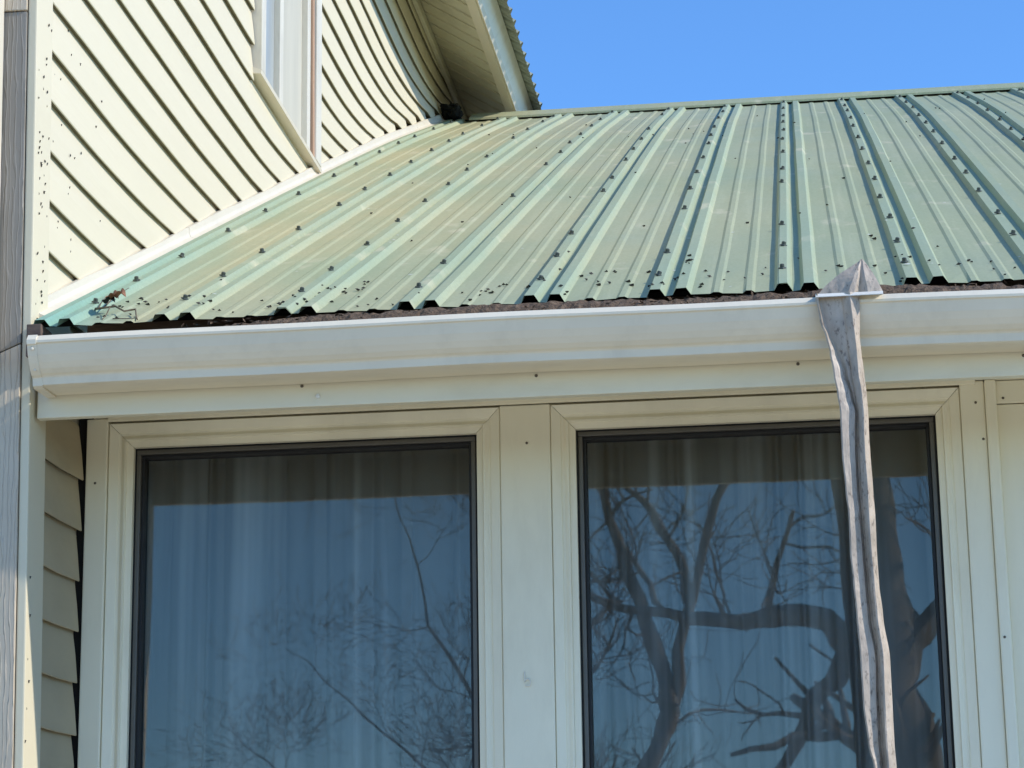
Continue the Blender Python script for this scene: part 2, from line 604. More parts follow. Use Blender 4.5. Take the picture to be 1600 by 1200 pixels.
box('stile', XW - 0.015, XW + 0.014, WY1 - 0.145, WY1 - 0.102, WZ0 + 0.01, WT - 0.001, 'upper_white', uw, 0.002)
box('stile', XW - 0.015, XW + 0.010, WY0 + 0.300, WY0 + 0.345, WZ0 + 0.01, WT - 0.001, 'upper_white', uw, 0.002)
box('stile', XW - 0.015, XW + 0.006, WY0 + 0.052, WY0 + 0.085, WZ0 + 0.01, WT - 0.001, 'upper_white', uw, 0.002)
box('blind', XW - 0.016, XW - 0.004, WY0 + 0.346, WY1 - 0.146, WZ0 + 0.012, WT - 0.001, 'blind', uw, 0.001)
box('pane', XW - 0.014, XW - 0.008, WY0 + 0.086, WY0 + 0.299, WZ0 + 0.012, WT - 0.001, 'grey_pane', uw, 0)
extrude('sill', [(XW - 0.015, WZ0 - 0.006), (XW + 0.026, WZ0 - 0.008), (XW + 0.028, WZ0 + 0.002), (XW - 0.015, WZ0 + 0.018)], 'y',
        WY0 - 0.012, WY1 + 0.010, 'flash', uw)

# --- eave of the tall house: sloping soffit, fascia, metal roof edge
SD = Vector((0.84, 0, -0.545)).normalized()     # down the slope
SU = Vector((0.545, 0, 0.84)).normalized()      # out of the slope
W0 = Vector((XW, 0, SOF))
OE = Vector((-1.1397, 0, 5.298))
soff = None
Y0E, Y1E = -0.35, 8.2
pw = 0.24
yy = Y0E
idx = 0
while yy < Y1E - 0.01:
    y1 = min(yy + pw, Y1E)
    vs, fs = [], []
    pr = [(0.0, 0.014), (0.003, 0.0), (pw * 0.44, 0.0), (pw * 0.46, 0.012), (pw * 0.53, 0.012), (pw * 0.55, 0.0), (pw - 0.018, 0.0), (pw - 0.014, 0.014), (pw, 0.014)]
    for (a, h) in pr:
        for q in (W0 + SD * -0.02, OE + SD * 0.012):
            v = q + SU * h
            vs.append((v.x, yy + min(a, y1 - yy), v.z))
    for i in range(len(pr) - 1):
        fs.append((2 * i, 2 * i + 1, 2 * i + 3, 2 * i + 2))
    if soff is None:
        soff = obj('soffit', vs, fs, 'soffit', house)
    else:
        obj('soffit_panel', vs, fs, 'soffit', soff)
    yy += pw
    idx += 1
def slope_prism(name, pts, y0, y1, m, parent, bev=0):
    pr = [(p_.x, p_.z) for p_ in pts]
    return extrude(name, pr, 'y', y0, y1, m, parent)
fb = OE + SD * 0.0125
fas = slope_prism('eave_fascia', [fb, fb + SU * 0.092, fb + SU * 0.092 + SD * 0.018, fb + SD * 0.018], Y0E, Y1E, 'white', house)
e0 = fb + SD * 0.0185
slope_prism('edge_trim', [e0 + SU * -0.012, e0 + SU * 0.012, e0 + SD * 0.008 + SU * 0.012, e0 + SD * 0.008 + SU * -0.006, OE - SD * 0.02 - SU * 0.006, OE - SD * 0.02 - SU * 0.012],
            Y0E, Y1E, 'flash', fas)
slope_prism('frieze', [W0 + Vector((0.007, 0, -0.052)), W0 + Vector((0.024, 0, -0.050)), W0 + Vector((0.026, 0, -0.022)), W0 + Vector((0.007, 0, -0.012))],
            0.3, HB, 'soffit', soff)
# ribbed metal sheet over the tall house
vs, fs = [], []
top0 = fb + SU * 0.094 + SD * 0.066
y = Y0E
prof = []
while y < Y1E:
    for (a, h) in ((0, 0), (0.012, 0.016), (0.024, 0.016), (0.036, 0), (0.076, 0.0), (0.083, 0.004), (0.09, 0)):
        prof.append((y + a, h))
    y += 0.1143
for (a, h) in prof:
    for (q, dh) in ((0.0, 0.0), (2.6, 0.0)):
        v = top0 - SD * q + SU * (h + 0.001)
        vs.append((v.x, a, v.z))
for i in range(len(prof) - 1):
    fs.append((2 * i, 2 * i + 2, 2 * i + 3, 2 * i + 1))
obj('eave_roof', vs, fs, 'mainroof', house)

# dark clump wedged under the eave where the ridge dies into the wall
def clump():
    bm = bmesh.new()
    bmesh.ops.create_icosphere(bm, subdivisions=4, radius=1.0)
    for v in bm.verts:
        n_ = v.co.normalized()
        d = 0.9 + 0.5 * noise.noise(n_ * 1.6) + 0.22 * noise.noise(n_ * 5.0) + 0.12 * noise.noise(n_ * 14.0)
        v.co = Vector((XW + 0.060 + n_.x * d * 0.048, 5.35 + n_.y * d * 0.085, 5.232 + n_.z * d * 0.026))
    me = bpy.data.meshes.new('debris_clump')
    bm.to_mesh(me)
    bm.free()
    me.materials.append(M['debris'])
    o = bpy.data.objects.new('debris_clump', me)
    COL.objects.link(o)
    return tag(o, 'black clump of debris wedged where green ridge meets cream wall', 'debris')
clump()

# ================================================================== LOW WING
wing = empty('low_wing', (0, 0, 0), 'low cream wing with sage green ribbed metal roof and two windows', 'house')
XR = 3.35           # right end of the wing
XL = -1.372

# --- roof deck (dark underlay) and panels
def deck():
    vs, fs = [], []
    n = 20
    for k in range(n + 1):
        s = 0.085 + (RL - 0.085) * k / n
        vs += [roofpt(XW + 0.002, s, -0.004), roofpt(XR, s, -0.004), roofpt(XW + 0.002, s, -0.014), roofpt(XR, s, -0.014)]
    for k in range(n):
        a, b = 4 * k, 4 * k + 4
        fs += [(a, a + 1, b + 1, b), (a + 2, b + 2, b + 3, a + 3), (a, b, b + 2, a + 2), (a + 1, a + 3, b + 3, b + 1)]
    fs += [(0, 2, 3, 1)]
    # far slope
    y1, z1 = roofpt(0, RL)[1:]
    b = len(vs)
    vs += [(XW + 0.002, y1 + 0.001, z1 + 0.01), (XR, y1 + 0.001, z1 + 0.01), (XR, y1 + 5.3, z1 - 2.34), (XW + 0.002, y1 + 5.3, z1 - 2.34)]
    fs += [(b, b + 1, b + 2, b + 3)]
    return obj('metal_roof', vs, fs, 'dark', wing)
roof = deck()
tag(roof, 'faded sage green ribbed metal roof')

RIBH = 0.0128
CELL = [(-0.0165, 0, 0.1), (-0.0100, RIBH, 1), (0.0080, RIBH, 1), (0.0165, 0, 0.9), (0.0305, 0, 0.9), (0.0370, RIBH, 1), (0.0550, RIBH, 1),
        (0.0635, 0, 0.15), (0.098, 0, 0), (0.104, 0.0026, 0.15), (0.114, 0.0026, 0.15), (0.120, 0, 0), (0.156, 0, 0), (0.162, 0.0026, 0.15),
        (0.172, 0.0026, 0.15), (0.178, 0, 0)]
def panel(i0, i1, lift, x_from=None, x_to=None):
    pts = []
    for i in range(i0, i1):
        for (u, h, r) in CELL:
            pts.append((i * P + u, h, r))
    pts.append((i1 * P - 0.0165, 0, 0.1))
    pts += [(i1 * P - 0.0075, RIBH, 1), (i1 * P + 0.0075, RIBH, 1), (i1 * P + 0.0165, 0, 0.9)]     # lap rib
    if x_from is not None:
        pts = [(max(x, x_from), h, r) for (x, h, r) in pts if x > x_from - 0.02]
    n = 44
    vs, fs, rib = [], [], []
    rnd = random.Random(i0 * 7 + 3)
    for k in range(n + 1):
        s = RL * k / n
        for j, (x, h, r) in enumerate(pts):
            jig = (rnd.uniform(-0.005, 0.004) if k == 0 else 0)
            dent = 0.0012 * noise.noise(Vector((x * 5, s * 2.2, 3.1))) if h < RIBH else 0
            droop = 0.0
            if k == 0 and h < 0.001:
                droop = rnd.uniform(-0.002, 0.001)
            vs.append(roofpt(x + 0.0012 * noise.noise(Vector((i0, s * 1.7, x))), s + jig, h + lift + dent + droop))
            rib.append(r)
    m_ = len(pts)
    for k in range(n):
        for i in range(m_ - 1):
            fs.append((k * m_ + i, k * m_ + i + 1, (k + 1) * m_ + i + 1, (k + 1) * m_ + i))
    o = obj('roof_panel', vs, fs, 'roof', roof)
    at = o.data.attributes.new('rib', 'FLOAT', 'POINT')
    at.data.foreach_set('value', rib)
    return o
panel(-6, -4, 0.0, XW + 0.028)
for q, i0 in enumerate((-4, 0, 4, 8)):
    panel(i0, i0 + 4, 0.0012 if q % 2 == 0 else 0.0)
XRR = 12 * P

# --- screws on the left rib of each pair
def screw_mesh():
    vs, fs = [], []
    n = 8
    rings = [(0.0080, 0.0), (0.0074, 0.0022), (0.0046, 0.0030), (0.0043, 0.0080), (0.0026, 0.0092)]
    for (r, z) in rings:
        for k in range(n):
            a = 2 * math.pi * k / n
            vs.append((r * math.cos(a), r * math.sin(a), z))
    for q in range(len(rings) - 1):
        for k in range(n):
            fs.append((q * n + k, q * n + (k + 1) % n, (q + 1) * n + (k + 1) % n, (q + 1) * n + k))
    fs.append(tuple((len(rings) - 1) * n + k for k in range(n)))
    return vs, fs
sv, sf = screw_mesh()
first = None
rnd = random.Random(11)
SROWS = (0.202, 0.539, 0.937, 1.385, 1.863, 2.274, 2.769, 3.226, 3.638, 4.045, 4.507, 5.0, 5.525)
for i in range(-6, 9):
    for s in SROWS:
        ss = s + rnd.uniform(-0.05, 0.05) * (0.5 + s / 6)
        if rnd.random() < 0.05:
            continue
        dx = rnd.uniform(-0.003, 0.003) + (0.047 if i == -6 else -0.002)
        p_ = roofpt(i * P + dx, ss, RIBH + 0.0012)
        rot = (TH + rnd.uniform(-0.12, 0.12), rnd.uniform(-0.15, 0.15), rnd.uniform(0, 1))
        if first is None:
            first = obj('screw', sv, sf, 'screw', roof)
            first.location, first.rotation_euler = p_, rot
        else:
            copy_obj(first, p_, rot, roof)

# --- ridge cap
yr, zr = roofpt(0, RL)[1:]
def ridge(x0, x1, name, parent):
    f0 = roofpt(0, RL - 0.080, RIBH + 0.004)
    f1 = roofpt(0, RL - 0.084, RIBH - 0.004)
    pr = [(f1[1], f1[2]), (f0[1], f0[2]), (f0[1] + 0.006, f0[2] + 0.006), (yr - 0.012, zr + RIBH + 0.010), (yr, zr + RIBH + 0.020), (yr + 0.03, zr + RIBH + 0.010),
          (yr + 0.14, zr - 0.02), (yr + 0.14, zr - 0.03), (yr, zr + RIBH + 0.006), (f0[1] + 0.008, f0[2] + 0.001)]
    o = extrude(name, pr, 'x', x0, x1, 'roof', parent, nseg=8)
    return o
ridge(XW + 0.13, 1.30, 'ridge_cap', roof)
ridge(1.302, XRR + 0.1, 'ridge_cap', roof)

# --- fascia, sub-fascia, soffit
FZ0 = 2.6985
fascia = box('fascia_board', XW + 0.022, XRR + 0.02, 0.130, 0.150, FZ0, 2.858, 'fascia', wing, 0.002)
box('drip_board', -1.30, XRR + 0.02, 0.1265, 0.1295, 2.80, 2.874, 'brown', fascia, 0)
box('end_block', XW + 0.019, XW + 0.047, 0.060, 0.128, 2.800, 2.862, 'brown', fascia, 0.002)
box('soffit_board', XW + 0.022, XRR + 0.02, 0.1505, 0.600, 2.7845, 2.7965, 'fascia', fascia, 0.001)

# --- K-style gutter
GX0, GX1 = -1.372, XRR + 0.05
gp = [(0.126, 0.030), (0.126, -0.082), (0.0500, -0.0845), (0.0440, -0.0830), (0.0415, -0.0700), (0.0385, -0.0665), (0.0330, -0.0640),
      (0.0250, -0.0570), (0.0170, -0.0470), (0.0095, -0.0350), (0.0045, -0.0225), (0.0025, -0.0165), (-0.0015, -0.0145), (-0.0020, -0.0115), (0.0065, -0.0010),
      (0.0135, 0.0000), (0.0145, -0.006)]
def gutter_profile(th):
    """thin sheet: outer line plus an inset inner line"""
    out = [Vector((a, b)) for a, b in gp]
    inn = []
    for i, v in enumerate(out):
        a = out[max(i - 1, 0)]
        b = out[min(i + 1, len(out) - 1)]
        t = (b - a).normalized()
        nrm = Vector((t.y, -t.x))
        inn.append(v + nrm * -th)
    return [(v.x, v.y + ZG) for v in out] + [(v.x, v.y + ZG) for v in reversed(inn)]
def gsag(x, y, z):
    return (x, y + 0.0016 * math.sin(x * 2.1 + 1) * (1 if y < 0.05 else 0), z + 0.0035 * math.sin((x + 1.37) / 2.2 * math.pi) - 0.002 + 0.0008 * math.sin(x * 9))
gutter = extrude('gutter', gutter_profile(0.0011), 'x', GX0, GX1, 'gutter', wing, nseg=60, shift=gsag)
tag(gutter, 'white metal rain gutter')
# end cap: a closed plate with a flange that wraps round the front
capo = [(a, b + ZG) for a, b in gp[:16]] + [(0.0135, ZG + 0.0005)]
extrude('end_cap', capo[1:-1], 'x', GX0 - 0.0012, GX0 - 0.0002, 'gutter', gutter)
fl = []
for sgn, off in ((1, 0.0), (1, 0.0016)):
    pass
out = [Vector((a, b)) for a, b in gp[1:15]]
line = []
for i, v in enumerate(out):
    a, b = out[max(i - 1, 0)], out[min(i + 1, len(out) - 1)]
    t = (b - a).normalized()
    line.append(v + Vector((t.y, -t.x)) * -0.0042)
pr = [(v.x, v.y + ZG) for v in line] + [(v.x, v.y + ZG) for v in reversed([o_ + (l_ - o_) * 0.32 for o_, l_ in zip(out, line)])]
extrude('end_flange', pr, 'x', GX0 - 0.0015, GX0 + 0.016, 'gutter', gutter, shift=lambda x, y, z: (x, y, gsag(x, y, z)[2]))
# rivets on the flange and gutter screws
def stud(name, loc, r, m, parent, direction='-y', h=0.002):
    vs, fs = [], []
    n = 8
    for (rr, d) in ((r, 0), (r * 0.85, h * 0.7), (r * 0.3, h)):
        for k in range(n):
            a = 2 * math.pi * k / n
            if direction == '-y':
                vs.append((rr * math.cos(a), -d, rr * math.sin(a)))
            else:
                vs.append((d, rr * math.cos(a), rr * math.sin(a)))
    for q in range(2):
        for k in range(n):
            fs.append((q * n + k, q * n + (k + 1) % n, (q + 1) * n + (k + 1) % n, (q + 1) * n + k))
    fs.append(tuple(2 * n + k for k in range(n)))
    o = obj(name, vs, fs, m, parent)
    o.location = loc
    return fix_normals(o)
stud('rivet', (GX0 + 0.008, -0.0005, ZG - 0.027), 0.0035, 'gutter', gutter)
stud('rivet', (GX0 + 0.008, 0.0215, ZG - 0.062), 0.0028, 'gutter', gutter)
for (x, z) in ((-1.29, 2.752), (-0.89, 2.738), (-0.455, 2.738), (0.02, 2.738), (0.42, 2.735)):
    stud('nail', (x, 0.1298, z), 0.0032, 'nail', fascia)
stud('wasp_cell', (-0.86, 0.1298, 2.717), 0.0048, 'pale_speck', fascia, h=0.007)
# hidden hangers across the trough
for x in (-1.0, -0.42, 0.62, 1.25, 1.9):
    extrude('hanger', [(0.004, ZG - 0.008), (0.118, ZG + 0.004), (0.118, ZG + 0.001), (0.004, ZG - 0.011)], 'x', x, x + 0.022, 'white', gutter)

# leaf litter filling the gutter
def litter():
    rnd = random.Random(5)
    vs, fs = [], []
    nx, ny = 520, 9
    x0, x1 = -1.20, XRR
    for i in range(nx + 1):
        x = x0 + (x1 - x0) * i / nx
        ramp = min(max((x + 1.20) / 0.30, 0), 1)
        full = 0.55 + 0.45 * ramp
        for j in range(ny + 1):
            t = j / ny
            y = 0.010 + 0.1135 * t
            z = ZG - 0.010 + (0.046 * math.sin(min(t * 1.7, 1) * math.pi / 2) * (0.88 + 0.25 * noise.noise(Vector((x * 3.1, 0.3, 0))))) * full
            z += 0.006 * noise.noise(Vector((x * 55, t * 5, 1.5))) + 0.004 * noise.noise(Vector((x * 140, t * 14, 7)))
            vs.append((x, y, z + (ramp - 1) * 0.02))
    for i in range(nx):
        for j in range(ny):
            a = i * (ny + 1) + j
            fs.append((a, a + ny + 1, a + ny + 2, a + 1))
    # loose flakes
    for q in range(900):
        x = rnd.uniform(x0 + 0.1, x1)
        t = rnd.random()
        t = t * 0.75
        c = Vector((x, 0.014 + 0.10 * t, ZG - 0.010 + 0.036 * math.sin(min(t * 1.7, 1) * math.pi / 2) + rnd.uniform(0, 0.006)))
        d = Vector((rnd.gauss(0, 1), rnd.gauss(0, 1), rnd.gauss(0, 0.4))).normalized() * rnd.uniform(0.003, 0.009)
        s = Vector((rnd.gauss(0, 1), rnd.gauss(0, 1), rnd.gauss(0, 0.5))).normalized() * rnd.uniform(0.002, 0.004)
        b = len(vs)
        vs += [c - d, c + s, c + d, c - s]
        fs.append((b, b + 1, b + 2, b + 3))
    return tag(obj('leaf_litter', vs, fs, 'litter'), 'brown crumbled leaf litter packed along the white gutter', 'litter', kind='stuff')
litter()

# --- front wall of the wing, set half a metre back under the eave; trim and window numbers scaled about the camera
front = box('front_wall', XR - 0.3, XR - 0.2, 0.54, 5.0, 0.0, 2.79, 'trim', wing, 0)      # far end return
box('sill_wall', -1.40, XR - 0.3, 0.515, 0.60, 0.0, 1.09, 'trim', front, 0)
box('gap_shade', XW - 0.012, -1.3995, 0.512, 0.530, 0.0, 2.80, 'dark', front, 0)  # near-black strip painted as the shade in the gap beside the siding ends
box('corner_board', -1.4065, -1.3625, 0.494, 0.540, 0.3, 2.7833, 'trim', front, 0.003)
box('mullion_post', -0.5689, -0.4700, 0.496, 0.600, 0.3, 2.7747, 'trim', front, 0.002)
box('end_board', 0.3269, 0.3734, 0.494, 0.600, 0.3, 2.7833, 'trim', front, 0.003)
box('edge_strip', 0.3739, 0.3957, 0.486, 0.600, 0.3, 2.7833, 'trim', front, 0.004)
box('header_strip', -1.3618, 0.3568, 0.4855, 0.4935, 2.7752, 2.7840, 'trim', front, 0.0015)
box('header_board', -1.3618, 0.3264, 0.5265, 0.600, 2.7361, 2.785, 'trim', front, 0)
x = 0.3962
while x < XR - 0.35:
    box('wall_panel', x, x + 0.316, 0.506, 0.526, 0.3, 2.7368, 'trim', front, 0.002)
    box('frieze_panel', x, x + 0.316, 0.502, 0.526, 2.7384, 2.7833, 'trim', front, 0.002)
    box('batten', x + 0.3165, x + 0.3405, 0.490, 0.526, 0.3, 2.7833, 'trim', front, 0.004)
    x += 0.341
for (x_, y_, z_) in ((-1.3863, 0.4938, 2.6514), (-0.5164, 0.4958, 2.6973), (0.3560, 0.4938, 2.740), (0.4091, 0.5018, 2.7486), (0.3664, 0.4938, 2.6674), (0.3824, 0.4858, 2.2832)):
    stud('nail', (x_, y_, z_), 0.0027, 'nail', front)

HK = []
for q in range(13):
    a = math.pi * (0.95 - 1.75 * q / 12)
    HK.append((-0.5215 + 0.0055 * math.cos(a), 0.4930, 2.2260 + 0.0068 * math.sin(a)))
HKP = [(-0.5275, 0.4950, 2.2470), (-0.5278, 0.4935, 2.2350)] + HK

# casing profile: outer flat, cove, inner bead; mitred at the corners
def casing(win, xo0, xo1, zo, xi0, xi1, zi, zbot):
    """mitred moulding round three sides: outer edge o -> inner edge i"""
    steps = [(0.0, 0.526), (0.0, 0.5005), (0.04, 0.498), (0.40, 0.5035), (0.44, 0.5065), (0.52, 0.5070), (0.66, 0.5030), (0.72, 0.5030), (0.76, 0.5095), (1.0, 0.5120), (1.0, 0.526)]
    def side(name, fn):
        vs, fs = [], []
        for (t, y) in steps:
            for v in fn(t, y):
                vs.append(v)
        for i in range(len(steps) - 1):
            fs.append((2 * i, 2 * i + 1, 2 * i + 3, 2 * i + 2))
        fs.append(tuple(range(0, 2 * len(steps), 2)))
        fs.append(tuple(reversed(range(1, 2 * len(steps), 2))))
        return fix_normals(obj(name, vs, fs, 'trim', win))
    lx = lambda t: xo0 + (xi0 - xo0) * t
    rx = lambda t: xo1 + (xi1 - xo1) * t
    tz = lambda t: zo + (zi - zo) * t
    g = 0.0006
    side('casing_head', lambda t, y: [(lx(t) + g, y, tz(t)), (rx(t) - g, y, tz(t))])
    side('casing_jamb', lambda t, y: [(lx(t), y, tz(t) - g), (lx(t), y, zbot)])
    side('casing_jamb', lambda t, y: [(rx(t), y, tz(t) - g), (rx(t), y, zbot)])

def frame3(win, name, x0, x1, z1, zb, wdt, y0, y1, m, bev=0.001):
    box(name, x0, x0 + wdt, y0, y1, zb, z1 - wdt - 0.0003, m, win, bev)
    box(name, x1 - wdt, x1, y0, y1, zb, z1 - wdt - 0.0003, m, win, bev)
    box(name, x0, x1, y0, y1, z1 - wdt, z1, m, win, bev)
    box(name, x0 + wdt + 0.0003, x1 - wdt - 0.0003, y0, y1, zb, zb + wdt, m, win, bev)

def window(xo0, xo1, xi0, xi1, label):
    zo, zi, zb = 2.7740, 2.7255, 1.11
    win = box('window', xo0 + 0.001, xo1 - 0.001, 0.527, 0.585, zb - 0.05, zb - 0.001, 'trim', wing, 0.002)    # bottom rail carries the parts
    tag(win, label)
    casing(win, xo0, xo1, zo, xi0, xi1, zi, zb)
    box('window_sill', xo0 - 0.01, xo1 + 0.01, 0.485, 0.5265, zb - 0.04, zb - 0.001, 'trim', win, 0.003)
    frame3(win, 'gasket', xi0 - 0.006, xi1 + 0.006, zi + 0.006, zb, 0.0100, 0.5275, 0.550, 'gasket', 0)
    frame3(win, 'screen_frame', xi0 + 0.0042, xi1 - 0.0042, zi - 0.0042, zb + 0.005, 0.0085, 0.5225, 0.5470, 'screenframe', 0.0015)
    frame3(win, 'sash', xi0 + 0.0130, xi1 - 0.0130, zi - 0.0130, zb + 0.016, 0.0055, 0.5310, 0.562, 'gasket', 0.001)
    box('pane', xi0 + 0.0165, xi1 - 0.0165, 0.5490, 0.5530, zb + 0.012, zi - 0.0165, 'glass', win, 0)
    return win
window(-1.3616, -0.5694, -1.3135, -0.6178, 'left window with dark screen frame and sheer curtain behind glass')
window(-0.4695, 0.3264, -0.4215, 0.2795, 'right window with dark screen frame reflecting tree limbs')

# dim room behind the glass
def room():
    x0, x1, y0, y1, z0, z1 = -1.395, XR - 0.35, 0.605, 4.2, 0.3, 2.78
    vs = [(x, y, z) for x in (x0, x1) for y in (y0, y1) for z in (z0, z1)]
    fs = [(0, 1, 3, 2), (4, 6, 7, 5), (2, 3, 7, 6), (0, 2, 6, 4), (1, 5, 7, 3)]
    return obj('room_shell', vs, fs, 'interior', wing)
room()

# --- sheer curtains
def curtain(x0, x1, seed, label):
    rnd = random.Random(seed)
    n = 260
    zs = [1.05, 1.5, 2.0, 2.4, 2.75]
    vs, fs = [], []
    folds = []
    x = x0
    while x < x1:
        wd = rnd.choice((0.018, 0.03, 0.055, 0.09))
        folds.append((x, wd, rnd.uniform(0.012, 0.045)))
        x += wd + rnd.uniform(0.01, 0.05)
    for i in range(n + 1):
        x = x0 + (x1 - x0) * i / n
        d = 0
        for (fx, fw_, fh) in folds:
            u = (x - fx) / fw_
            if 0 <= u <= 1:
                d += fh * math.sin(u * math.pi) ** 0.6
        d += 0.004 * math.sin(x * 31 + seed)
        for q, z in enumerate(zs):
            vs.append((x + 0.006 * math.sin(x * 9 + q + seed) * (1 - q / 5), 0.655 - d * (1 - 0.08 * q) + 0.003 * q, z))
    m_ = len(zs)
    for i in range(n):
        for q in range(m_ - 1):
            fs.append((i * m_ + q, (i + 1) * m_ + q, (i + 1) * m_ + q + 1, i * m_ + q + 1))
    return tag(obj('sheer_curtain', vs, fs, 'sheer', None, True), label, 'curtain', 'sheer curtains behind the windows')
curtain(-1.38, -0.55, 2, 'sheer pale curtain hanging inside the left window')
curtain(-0.49, 0.38, 9, 'sheer pale curtain hanging inside the right window')

# ================================================================== HANGING STRIP
def hanging_strip():
    """crumpled sheet: rows of (y3d, z, x left, x groove, x ridge, x fold, x right)"""
    F = (0.132, -0.012, 2.8925)
    rows = [  # row heights and edges taken from image pixels
        # z,     yoff,  xl,    xa,     xb,     xc,     xr
        (2.826, -0.006, 0.0575, 0.0615, 0.100, 0.1150, 0.1320),
        (2.806, -0.006, 0.0595, 0.0635, 0.102, 0.1160, 0.1315),
        (2.776, -0.005, 0.0630, 0.0672, 0.105, 0.1180, 0.1300),
        (2.745, -0.004, 0.0720, 0.0775, 0.107, 0.1205, 0.1285),
        (2.722, -0.003, 0.0770, 0.088, 0.108, 0.1220, 0.1300),
        (2.682, -0.004, 0.0820, 0.098, 0.111, 0.1230, 0.1330),
        (2.640, -0.006, 0.0870, 0.108, 0.116, 0.1270, 0.1355),
        (2.612, -0.008, 0.0900, 0.1145, 0.120, 0.1285, 0.1365),
        (2.570, -0.008, 0.0900, 0.1120, 0.119, 0.1275, 0.1360),
        (2.534, -0.008, 0.0900, 0.1110, 0.118, 0.1275, 0.1365),
        (2.480, -0.009, 0.0925, 0.1110, 0.118, 0.1290, 0.1380),
        (2.422, -0.010, 0.0960, 0.1135, 0.120, 0.1290, 0.1395),
        (2.366, -0.010, 0.0955, 0.1150, 0.122, 0.1300, 0.1390),
        (2.310, -0.009, 0.0985, 0.1170, 0.124, 0.1320, 0.1400),
        (2.256, -0.008, 0.1010, 0.1190, 0.127, 0.1345, 0.1440),
        (2.180, -0.009, 0.1040, 0.1280, 0.134, 0.1410, 0.1520),
        (2.105, -0.010, 0.1050, 0.1260, 0.133, 0.1400, 0.1520),
        (2.040, -0.010, 0.1100, 0.1260, 0.134, 0.1400, 0.1520),
        (1.996, -0.010, 0.1180, 0.1280, 0.135, 0.1410, 0.1535),
        (1.900, -0.012, 0.1200, 0.1320, 0.139, 0.1450, 0.1560),
        (1.700, -0.014, 0.1240, 0.1360, 0.143, 0.1490, 0.1600),
        (1.520, -0.012, 0.1290, 0.1400, 0.146, 0.1520, 0.1620)]
    fine = []
    for a, b in zip(rows[:-1], rows[1:]):
        m = max(1, int((a[0] - b[0]) / 0.008))
        for q in range(m):
            t = q / m
            t2 = t * t * (3 - 2 * t)
            fine.append([a[c] + (b[c] - a[c]) * (t if c == 0 else t2) for c in range(7)])
    fine.append(list(rows[-1]))
    vs, fs = [], []
    nn = 0
    for r in fine:
        z, yo, xl, xa, xb, xc, xr = r
        wob = 0.0013 * noise.noise(Vector((z * 9, 1.0, 0))) + 0.0003 * noise.noise(Vector((z * 50, 2.0, 0)))
        wr = 0.0007 * noise.noise(Vector((z * 60, 4.0, 0)))
        y0 = yo - 0.004
        gd = 0.0085 * min(1, max(0.1, (2.755 - z) / 0.10 + 0.1))        # groove deepens below the gutter
        pts = [(xl + 0.0014 + wr, y0 + 0.004), (xl + wr, y0 - 0.0035), (xl + 0.0016, y0 - 0.0050), (xl + (xa - xl) * 0.5, y0 - 0.0015 + wob),
               (xa - 0.0008, y0 + 0.0035 + wob * 0.5), (xa + 0.0012, y0 + 0.004 + gd), (xa + 0.0036, y0 + 0.0045 + gd), ((xa + xb) / 2 + 0.002, y0 + 0.004 + gd * 0.35),
               (xb, y0 + 0.0035 + gd * 0.55 + wob), (xb + 0.003, y0 + 0.001 + wob), (xc - 0.0008, y0 - 0.0060), (xc + 0.0006, y0 - 0.0066 + wob),
               ((xc + xr) / 2, y0 - 0.001 + wr * 2), (xr - 0.0006, y0 + 0.0055 + wr), (xr, y0 + 0.0080), (xr - 0.001, y0 + 0.0105)]
        nn = len(pts)
        vs += [(x, y, z) for x, y in pts]
        # back skin, a millimetre and a half behind
    rowsn = len(fine)
    for k in range(rowsn - 1):
        for i in range(nn - 1):
            fs.append((k * nn + i, k * nn + i + 1, (k + 1) * nn + i + 1, (k + 1) * nn + i))
    o = obj('hanging_strip', vs, fs, 'strip')
    md = o.modifiers.new('thickness', 'SOLIDIFY')
    md.thickness = 0.0012
    md.offset = -1
    tag(o, 'crumpled grey-brown sheet metal strip hanging from the white gutter rim', 'metal strip')
    # folded peak standing above the rim
    A = Vector((0.1395, 0.020, 2.8965))
    L_ = Vector((0.0585, 0.004, 2.8275))
    R_ = Vector((0.1745, 0.006, 2.8260))
    C1 = Vector((0.1130, -0.006, 2.8270))
    C2 = Vector((0.1330, 0.008, 2.8270))
    n = 9
    vs, fs = [], []
    base = [L_, L_.lerp(C1, 0.35) + Vector((0, 0.003, 0)), L_.lerp(C1, 0.75) + Vector((0, 0.004, 0)), C1, C1.lerp(C2, 0.5) + Vector((0, -0.006, 0)), C2, C2.lerp(R_, 0.35) + Vector((0, -0.008, 0)), C2.lerp(R_, 0.75) + Vector((0, -0.004, 0)), R_]
    m_ = len(base)
    apex = [A + Vector(((i - 4.5) * 0.0011, 0.0008 * ((i * 7) % 3), -abs(i - 5) * 0.0012)) for i in range(m_)]
    for k in range(n + 1):
        t = k / n
        for i in range(m_):
            v = base[i].lerp(apex[i], t)
            e = math.sin(t * math.pi)
            nz = 0.0035 * e * noise.noise(Vector((i * 1.7, t * 3.2, 5.0)))
            bow = -0.006 * e if i in (0, 1) else (0.003 * e if i == m_ - 1 else 0)
            vs.append((v.x + bow + nz, v.y - 0.006 * e + nz, v.z))
    for k in range(n):
        for i in range(m_ - 1):
            fs.append((k * m_ + i, k * m_ + i + 1, (k + 1) * m_ + i + 1, (k + 1) * m_ + i))
    pk = obj('folded_peak', vs, fs, 'strip', o)
    md = pk.modifiers.new('thickness', 'SOLIDIFY')
    md.thickness = 0.0012
    md.offset = 0
